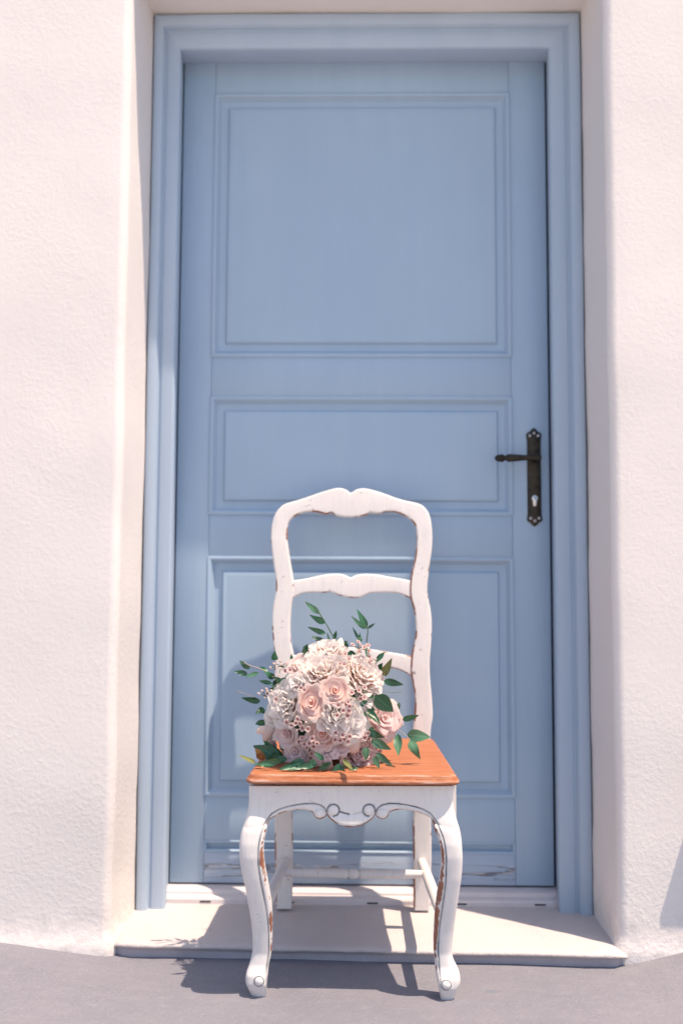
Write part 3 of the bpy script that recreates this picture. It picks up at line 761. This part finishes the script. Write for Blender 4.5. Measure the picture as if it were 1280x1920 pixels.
def flower(name, kind, mat, px, py, rpx, face=None, squash=1., spin=0., label=None, Y=None, seed=0, lift=0.):
    key = (kind, mat.name, seed)
    if key not in KIND_CACHE:
        heart, outer = make_kind(kind, mat, 11+seed*7+len(kind)); pm = []
        rng = random.Random(seed+3)
        if outer:
            n, r, w, h, cup, curl, ruf, tl_, zo, ph = outer[0]
            for s in range(3): pm.append(mesh_of('petal', [petal_pts(w, h, cup, curl, ruf, 5.3*s+seed, 8, 8, 0.)], mat))
        KIND_CACHE[key] = (heart, outer, pm)
    heart, outer, pm = KIND_CACHE[key]
    # depth on the dome
    dx = (px-610)/886; dz = -(py-1326)/886; rr = min(dx*dx+dz*dz, BR*BR*.97)
    y = BC.y-math.sqrt(BR*BR-rr)*.92-lift if Y is None else Y
    p = at(px, py, y); sc = rpx/886
    n = (p-BC).normalized(); n = (n+Vector((0, -.40, .18))).normalized()
    if face: n = Vector(face).normalized()
    q = n.to_track_quat('Z', 'Y').to_matrix().to_4x4()
    o = bpy.data.objects.new(name, heart); COL.objects.link(o)
    Mx = Matrix.Translation(p-n*sc*.35) @ q @ Matrix.Rotation(spin, 4, 'Z') @ Matrix.Diagonal((sc*squash, sc, sc, 1))
    o.parent = bq; o.matrix_parent_inverse = world(bq).inverted(); o.matrix_basis = Mx
    if label: o['label'] = label
    rng = random.Random(px*13+py)
    if outer:
        n_, r, w, h, cup, curl, ruf, tl_, zo, ph = outer[0]
        for k in range(n_):
            c = bpy.data.objects.new('petal', pm[k % 3]); COL.objects.link(c)
            c.parent = o
            a = ph+2*math.pi*k/n_+rng.uniform(-.15, .15)
            c.matrix_basis = Matrix.Rotation(a, 4, 'Z') @ Matrix.Translation((0, r, zo-.02*(k % 2))) @ Matrix.Rotation(-(tl_+rng.uniform(-.12, .12)), 4, 'X') @ Matrix.Diagonal((rng.uniform(.9, 1.1), 1, rng.uniform(.92, 1.08), 1))
    return o
FL_ = [('peony', 'peony', P_CREAM, 614, 1222, 34, 0), ('rose', 'rose', P_BLUSH, 564, 1243, 28, 1), ('peony', 'peony', P_CREAM, 603, 1258, 42, 2), ('peony', 'peony', P_CREAM, 682, 1264, 40, 0),
       ('lisianthus', 'lisianthus', P_WHITE, 553, 1278, 27, 0), ('rose', 'rose', P_PEACH, 628, 1294, 27, 0), ('rose', 'rose', P_PEACH, 583, 1317, 33, 1), ('peony', 'peony', P_WHITE, 539, 1321, 39, 3),
       ('lisianthus', 'lisianthus', P_WHITE, 505, 1344, 18, 1), ('peony', 'peony', P_WHITE, 632, 1338, 38, 4), ('lisianthus', 'lisianthus', P_WHITE, 665, 1362, 30, 2), ('peony', 'lisianthus', P_BLUSH, 722, 1346, 43, 5),
       ('rose', 'rose', P_LILAC, 534, 1378, 26, 2), ('rose', 'rose', P_PEACH, 603, 1376, 30, 2), ('lisianthus', 'lisianthus', P_LILAC, 553, 1409, 28, 3), ('hydrangea', 'hydrangea', P_LILAC, 614, 1414, 36, 0),
       ('peony', 'peony', P_LILAC, 672, 1412, 38, 5), ('rose', 'rose', P_LILAC, 507, 1396, 15, 1), ('hydrangea', 'hydrangea', P_WHITE, 574, 1345, 22, 1), ('rose', 'rose', P_LILAC, 640, 1398, 18, 2), ('lisianthus', 'lisianthus', P_WHITE, 690, 1312, 22, 2)]
FL_ += [('hydrangea', 'hydrangea', P_WHITE, x_, y_, r_, 2) for x_, y_, r_ in ((590, 1232, 14), (646, 1260, 13), (706, 1290, 13), (520, 1290, 13), (523, 1354, 12), (560, 1338, 12), (608, 1302, 11), (655, 1295, 12), (612, 1350, 11), (650, 1405, 13), (590, 1404, 12), (700, 1385, 12))]
FKW = {5: dict(lift=.016, face=(.15, -1, .25)), 13: dict(lift=.014, face=(-.1, -1, .1)), 14: dict(lift=.020, face=(-.35, -1, .1)), 12: dict(lift=.012), 15: dict(lift=.026, face=(.05, -1, .25)), 16: dict(lift=.020, face=(.3, -1, .2)), 17: dict(lift=.012), 19: dict(lift=.016, face=(.1, -1, .2)), 18: dict(lift=.004), 9: dict(lift=.006), 4: dict(lift=.012, face=(-.5, -1, .5)), 8: dict(lift=.01, face=(-.7, -1, .2)), 6: dict(squash=.72, lift=.020, face=(-.1, -1, .2)), 11: dict(face=(.45, -.85, .22), Y=-.465), 10: dict(squash=1.15, lift=.016, face=(.35, -1, .1))}
for i, (nm, kd, mt_, px, py, rp, sd_) in enumerate(FL_):
    flower(nm, kd, mt_, px, py, rp, spin=i*1.7 if i != 6 else 0, seed=sd_, **FKW.get(i, {}))
# inner mass of foliage that the heads sit on
V, F = [], []
core = [(-.2, .02)]
rings = []
for k in range(9):
    th = math.pi*(k+.02)/8.04; rings.append([BC+Vector((math.sin(th)*math.cos(a*math.pi/7)*BR*.86, .012-math.cos(th)*BR*.70*(1 if math.cos(th) > 0 else .55), math.sin(th)*math.sin(a*math.pi/7)*BR*.84)) for a in range(14)])
V, F = loft(rings)
link('foliage_core', V, F, L_DARK, bq, attrs={'rim': [.5]*len(V)})
# tied stems running back from the heads to rest on the seat
for k in range(9):
    a = k*2.4; r = .006*math.sqrt(k); tz = seat_top(-.20)+.010
    V, F = tube([BC+Vector((r*3*math.cos(a), .05, r*3*math.sin(a))), Vector((BC.x+.01+r*math.cos(a), -.30, (BC.z*.45+tz*.55)+r*.8*math.sin(a))), Vector((BC.x+.02+r*1.2*math.cos(a), -.205, tz+.008+r*.6*math.sin(a)))], .0028, 6)
    link('stem', V, F, L_STEM, bq)

# waxflowers
rngw = random.Random(5)
def wax_mesh():
    parts = []
    for k in range(5):
        p = petal_pts(.42, .62, .25, -.15, .05, k*3., 3, 3, 1.15, .6)
        parts.append(rot_part(p, Matrix.Rotation(2*math.pi*k/5, 4, 'Z') @ Matrix.Translation((0, .28, 0))))
    prof = [(.34, .06), (.30, -.2), (.2, -.55), (.07, -.8)]
    rings = [[Vector((r*math.cos(a*1.0472), r*math.sin(a*1.0472), z)) for a in range(6)] for r, z in prof]
    v, f = loft(rings); parts.append((v, f, [.35]*len(v)))
    m = mesh_of('wax_flower', parts, P_WAX)
    m.materials.append(M_EYE)
    bm = bmesh.new(); bm.from_mesh(m)
    vs_ = [bm.verts.new((.25*math.cos(a*.7854), .25*math.sin(a*.7854), .10)) for a in range(8)]
    top = bm.verts.new((0, 0, .17))
    for a in range(8): f = bm.faces.new((vs_[a], vs_[(a+1) % 8], top)); f.material_index = 1; f.smooth = True
    bm.to_mesh(m); bm.free(); return m
WAX = wax_mesh()
bud_prof = [(.02, .75), (.28, .55), (.36, .2), (.30, -.15), (.15, -.6), (.05, -.8)]
v, f = loft([[Vector((r*math.cos(a*1.0472), r*math.sin(a*1.0472), z)) for a in range(6)] for r, z in bud_prof]); WBUD = mesh_of('wax_bud', [(v, f, [.6]*len(v))], P_WAX)
def dome_y(px, py, lift=0):
    dx = (px-610)/886; dz = -(py-1326)/886; rr = min(dx*dx+dz*dz, BR*BR*.985)
    return BC.y-math.sqrt(BR*BR-rr)*.95-lift
WC = [(671, 1217, 14, 9), (648, 1236, 8, 6), (690, 1240, 9, 5), (528, 1250, 15, 11), (561, 1292, 6, 5), (498, 1306, 12, 8), (672, 1304, 14, 9), (648, 1328, 10, 8), (555, 1361, 14, 9), (578, 1392, 13, 10), (640, 1384, 12, 9), (684, 1380, 7, 5), (703, 1404, 10, 6), (586, 1421, 7, 4)]
for cx, cy, sp_, n in WC:
    placed = []
    for k in range(n):
        for _ in range(30):
            x, y = cx+rngw.gauss(0, sp_*.62), cy+rngw.gauss(0, sp_*.5)
            if all(math.hypot(x-a, y-b) > 7.2 for a, b in placed): break
        placed.append((x, y)); Y = dome_y(x, y, .026+rngw.uniform(0, .010)); p = at(x, y, Y)
        nn = ((p-BC).normalized()+Vector((rngw.uniform(-.5, .5), -.55, rngw.uniform(-.2, .6)))).normalized()
        bud = rngw.random() < (.6 if (cx, cy) in ((498, 1306), (528, 1250)) else .18)
        o = bpy.data.objects.new('wax_bud' if bud else 'wax_flower', WBUD if bud else WAX); COL.objects.link(o); o.parent = bq; o.matrix_parent_inverse = world(bq).inverted()
        s = rngw.uniform(.0070, .0090)*(.75 if bud else 1)
        o.matrix_basis = Matrix.Translation(p) @ nn.to_track_quat('Z', 'Y').to_matrix().to_4x4() @ Matrix.Rotation(rngw.uniform(0, 6), 4, 'Z') @ Matrix.Diagonal((s, s, s, 1))
    # the sprig that carries the cluster
    base = at(cx, cy, dome_y(cx, cy, -.03)); bmv, bmf = [], []
    for a, b in placed:
        e = at(a, b, dome_y(a, b, .018)); V, F = tube([base, (base+e)/2+Vector((0, -.006, .002)), e], .0008, 4); k = len(bmv); bmv += V; bmf += [tuple(i+k for i in f) for f in F]
    link('wax_sprig', bmv, bmf, L_STEM, bq)

# leaves
def leaf_mesh(name, w, bend, fold, wave, mat, seed):
    nv = 9; V, A, F = [], [], []
    for j in range(nv+1):
        v = j/nv
        wd = w*(math.sin(math.pi*min(1, v**.72)))**.85*(1-.25*v) if 0 < v < 1 else 0.0
        if j == 0: wd = w*.06
        for u in (-1, -.5, 0, .5, 1):
            x = u*wd; z = fold*abs(u)*wd+bend*v*v+wave*math.sin(v*5+seed)*u*wd
            V.append(Vector((x, v, z))); A.append(abs(u))
    for j in range(nv):
        for i in range(4): F.append((j*5+i, j*5+i+1, (j+1)*5+i+1, (j+1)*5+i))
    m = mesh_of(name, [(V, F, A)], mat); return m
LM = {}
for key, mt_ in (('d', L_DARK), ('m', L_MID), ('o', L_OLIVE), ('b', L_BROWN)):
    LM[key] = [leaf_mesh('leaf', .19, -.12, .35, .25, mt_, 1), leaf_mesh('leaf', .15, .10, .30, .3, mt_, 2), leaf_mesh('leaf', .23, -.22, .22, .25, mt_, 4), leaf_mesh('leaf', .175, .16, .45, .5, mt_, 5), leaf_mesh('leaf', .205, -.05, .12, .7, mt_, 7)]
LTHIN = leaf_mesh('leaf', .07, -.1, .3, .1, L_MID, 3)
rl = random.Random(3)
def leaf(a, b, wd=None, key='d', y0=None, y1=None, roll=None, thin=False, i=[0]):
    """a leaf from base a to tip b (enlarged-crop pixels)"""
    a, b = bq_px(*a), bq_px(*b); i[0] += 1
    if y0 is None: y0 = -.43
    if y1 is None: y1 = y0+rl.uniform(-.025, .01)
    A, B = at(a[0], a[1], y0), at(b[0], b[1], y1)
    if A.z < seat_top(A.y)+.003: A.z = seat_top(A.y)+.003
    if B.z < seat_top(B.y)+.003: B.z = seat_top(B.y)+.003
    d = B-A; L = d.length; d.normalize()
    view = Vector((0, -1, .15)); 
    up = (view-d*view.dot(d)).normalized(); rg = d.cross(up)
    r = rl.uniform(-.6, .6) if roll is None else roll
    up, rg = up*math.cos(r)+rg*math.sin(r), rg*math.cos(r)-up*math.sin(r)
    o = bpy.data.objects.new('leaf', LTHIN if thin else LM[key][i[0] % 5]); COL.objects.link(o); o.parent = bq; o.matrix_parent_inverse = world(bq).inverted()
    ws = 1 if wd is None else wd
    o.matrix_basis = Matrix(((rg.x*L*ws, d.x*L, up.x*L, A.x), (rg.y*L*ws, d.y*L, up.y*L, A.y), (rg.z*L*ws, d.z*L, up.z*L, A.z), (0, 0, 0, 1)))
def twig(pts, y0, y1, r=.0011, mat=None):
    P = smooth_tab([bq_px(*p) for p in pts], 10)
    V, F = tube([at(p[0], p[1], y0+(y1-y0)*k/9) for k, p in enumerate(P)], r, 5); link('twig', V, F, mat or L_STEM, bq)
# upper left sprig
T1 = -.36
twig([(610, 330), (575, 270), (530, 190), (495, 135), (480, 118)], T1, T1-.02, .0014)
for a, b, w_ in [((497, 140), (420, 76), 1.1), ((530, 187), (440, 153), .9), ((530, 246), (437, 208), .95), ((527, 292), (453, 256), .9), ((572, 275), (586, 230), 1.2), ((550, 288), (534, 238), 1.0), ((520, 296), (505, 262), 1.), ((600, 300), (645, 285), 1.4), ((640, 330), (590, 268), 1.2)]:
    leaf(a, b, w_, 'm' if rl.random() < .4 else 'd', T1)
# upper right sprig
twig([(755, 375), (742, 320), (745, 270), (750, 225), (735, 200)], T1, T1-.02, .0013)
for a, b, w_, th in [((742, 218), (696, 117), .95, 0), ((748, 218), (787, 190), 1.1, 0), ((735, 222), (659, 150), 1.6, 1), ((708, 285), (667, 207), 1.4, 1), ((707, 292), (709, 236), 1.0, 0), ((742, 300), (750, 370), 1.0, 0), ((725, 275), (690, 262), 1.2, 1), ((640, 345), (700, 380), 1.6, 0), ((600, 345), (690, 350), 1.4, 0)]:
    leaf(a, b, w_, 'd', T1, thin=bool(th))
# left sprigs
T2 = -.40
twig([(285, 500), (240, 455), (185, 428), (130, 410), (105, 395)], T2, T2-.02, .0013, M_STEMB)
for a, b, w_, k in [((132, 430), (80, 386), 1.1, 'm'), ((122, 457), (50, 440), 1.15, 'd'), ((180, 450), (112, 472), 1.2, 'm'), ((226, 445), (187, 410), 1., 'd'), ((252, 506), (183, 495), .9, 'd'), ((262, 480), (200, 435), .9, 'd'), ((272, 485), (266, 556), 1.3, 'd'), ((310, 500), (255, 470), 1.5, 'm'),
                   ((300, 480), (330, 520), 1.4, 'd'), ((188, 600), (90, 576), 1.1, 'd'), ((212, 640), (165, 662), 1.5, 'm'), ((222, 700), (160, 722), 1.6, 'd'), ((240, 735), (175, 740), 1.2, 'm'), ((266, 385), (262, 343), 1.3, 'd'), ((352, 390), (349, 350), 1.3, 'd'), ((418, 335), (434, 302), 1.2, 'd'), ((300, 560), (240, 530), 1.2, 'd')]:
    leaf(a, b, w_, k, T2)
twig([(190, 590), (130, 565), (68, 545)], T2, T2-.02, .0005, M_STEMB)
twig([(240, 790), (205, 830)], T2, T2-.03, .0012)
twig([(290, 600), (235, 555), (205, 520)], T2, T2-.02, .0008, M_STEMB)
# pale buds at the left
for x, y, sx, ang in ((245, 745, 11, .8), (208, 745, 8, 1.2), (230, 770, 8, .6), (680, 808, 12, .1), (600, 320, 11, .2)):
    q = bq_px(x, y); Y = dome_y(*q, .012) if x > 300 else -.44; p = at(q[0], q[1], Y)
    V, F = loft([[p+Matrix.Rotation(ang, 3, 'Y') @ Vector((r*sx*.0011*math.cos(a*.7854), r*sx*.0011*math.sin(a*.7854), z*sx*.0020)) for a in range(8)] for r, z in ((.05, 1), (.5, .75), (.9, .2), (1, -.3), (.7, -.8), (.2, -1))])
    link('flower_bud', V, F, P_CREAM, bq, attrs={'rim': [.2 if (i//8) > 2 else .8 for i in range(len(V))]})
# lower left and along the seat
for a, b, w_, k, y0 in [((165, 918), (70, 882), .9, 'o', -.47), ((290, 890), (143, 827), 1.05, 'd', -.46), ((310, 905), (205, 788), 1.0, 'd', -.44), ((205, 905), (163, 845), 1.2, 'b', -.475), ((300, 905), (175, 930), .8, 'd', -0.510), ((330, 900), (215, 905), 1.2, 'd', -.47), ((280, 870), (230, 905), 1.2, 'd', -.475), ((320, 860), (290, 780), 1.5, 'd', -.44), ((260, 925), (140, 925), .7, 'd', -0.510),
                       ((350, 930), (287, 967), 1., 'd', -0.520), ((430, 930), (300, 958), 1., 'd', -0.520), ((420, 915), (330, 930), 1.3, 'd', -0.510), ((490, 925), (385, 962), 1., 'd', -0.525), ((470, 900), (440, 962), 1.3, 'd', -0.525), ((550, 925), (485, 970), 1.2, 'd', -0.530), ((560, 920), (500, 935), 1.2, 'd', -0.520), ((610, 930), (560, 976), 1.2, 'd', -0.530), ((620, 900), (680, 968), .8, 'o', -0.535), ((640, 925), (600, 965), 1.1, 'd', -0.530), ((520, 905), (470, 860), 1.2, 'd', -0.530), ((590, 930), (640, 968), 1., 'd', -0.525), ((390, 920), (360, 965), 1., 'd', -0.520), ((700, 945), (640, 965), .8, 'd', -0.520)]:
    leaf(a, b, w_, k, y0)
# right side
T3 = -.45
twig([(790, 590), (800, 540), (822, 490), (835, 455)], T3, T3, .0012, M_STEMB)
twig([(860, 740), (905, 745), (950, 780), (972, 802)], T3, T3-.015, .0010, M_STEMB)
twig([(815, 545), (880, 553), (927, 548)], T3, T3, .0005, L_STEM)
twig([(740, 830), (775, 860), (800, 875)], T3-.03, T3-.04, .0009, M_STEMB)
for a, b, w_, k, y0, ro in [((778, 408), (836, 339), 1., 'd', -.42, None), ((825, 465), (874, 378), 1.05, 'o', -.44, .2), ((832, 492), (937, 512), 1.35, 'd', -.45, .1), ((788, 568), (887, 660), 1.5, 'd', -.485, .15), ((745, 640), (818, 727), 1.15, 'd', -.49, -.2), ((740, 755), (838, 787), 1.05, 'd', -.49, .1), ((768, 800), (872, 852), 1.25, 'm', -.49, .1),
                           ((930, 695), (1020, 668), 1.2, 'd', -.45, .2), ((955, 772), (1073, 787), 1.3, 'm', -.45, .1), ((905, 768), (914, 888), 1.2, 'm', -.465, .3), ((968, 802), (1023, 902), 1.15, 'm', -.455, .2), ((740, 838), (738, 908), 1.7, 'm', -.50, .2), ((793, 868), (883, 938), 1.1, 'm', -.49, .1), ((783, 885), (806, 947), 1.2, 'm', -.495, .2), ((745, 568), (795, 585), 1.6, 'd', -.48, None), ((690, 612), (750, 598), 1.8, 'd', -.49, None), ((740, 660), (712, 690), 1.4, 'd', -.49, None), ((730, 745), (790, 738), 1.1, 'd', -.485, None), ((800, 440), (820, 405), 1.3, 'd', -.40, None), ((795, 500), (835, 475), 1., 'd', -.43, None), ((900, 640), (915, 605), 1.3, 'm', -.42, None)]:
    leaf(a, b, w_, k, y0, None, ro)
# leaves tucked between the heads
for k in range(34):
    a = rl.uniform(0, 2*math.pi); r = rl.uniform(20, 112); x, y = 610+r*math.cos(a), 1326+r*math.sin(a)*.98
    if y > 1418: continue
    cx_, cy_ = ((x-420)/.359375, (y-1100)/.359375); b = (cx_+rl.uniform(20, 45)*math.cos(a), cy_+rl.uniform(20, 45)*math.sin(a))
    Y = dome_y(x, y, -.010); leaf((cx_, cy_), b, 1.5, rl.choice('ddm'), Y, dome_y(x, y, .004))

# ------------------------------------------------------------------ plant shelf beside the frame (only its shadow reaches the picture)
M_WOODW = mat_simple('white painted wood', (.72, .68, .66), .6)
tb = thing('plant_stand', 'low white wooden plant stand against the wall right of the door', 'plant stand', (1.15, -.36, .018))
rbox('top', .768, 1.36, -.375, -.308, .456, .479, M_WOODW, tb, .003)
rbox('lower_shelf', .82, 1.33, -.367, -.322, .20, .212, M_WOODW, tb, .003)
for x in (.826, 1.34):
    for y in (-.365, -.325): rbox('leg', x-.010, x+.010, y-.008, y+.008, .020, .457, M_WOODW, tb, .003)
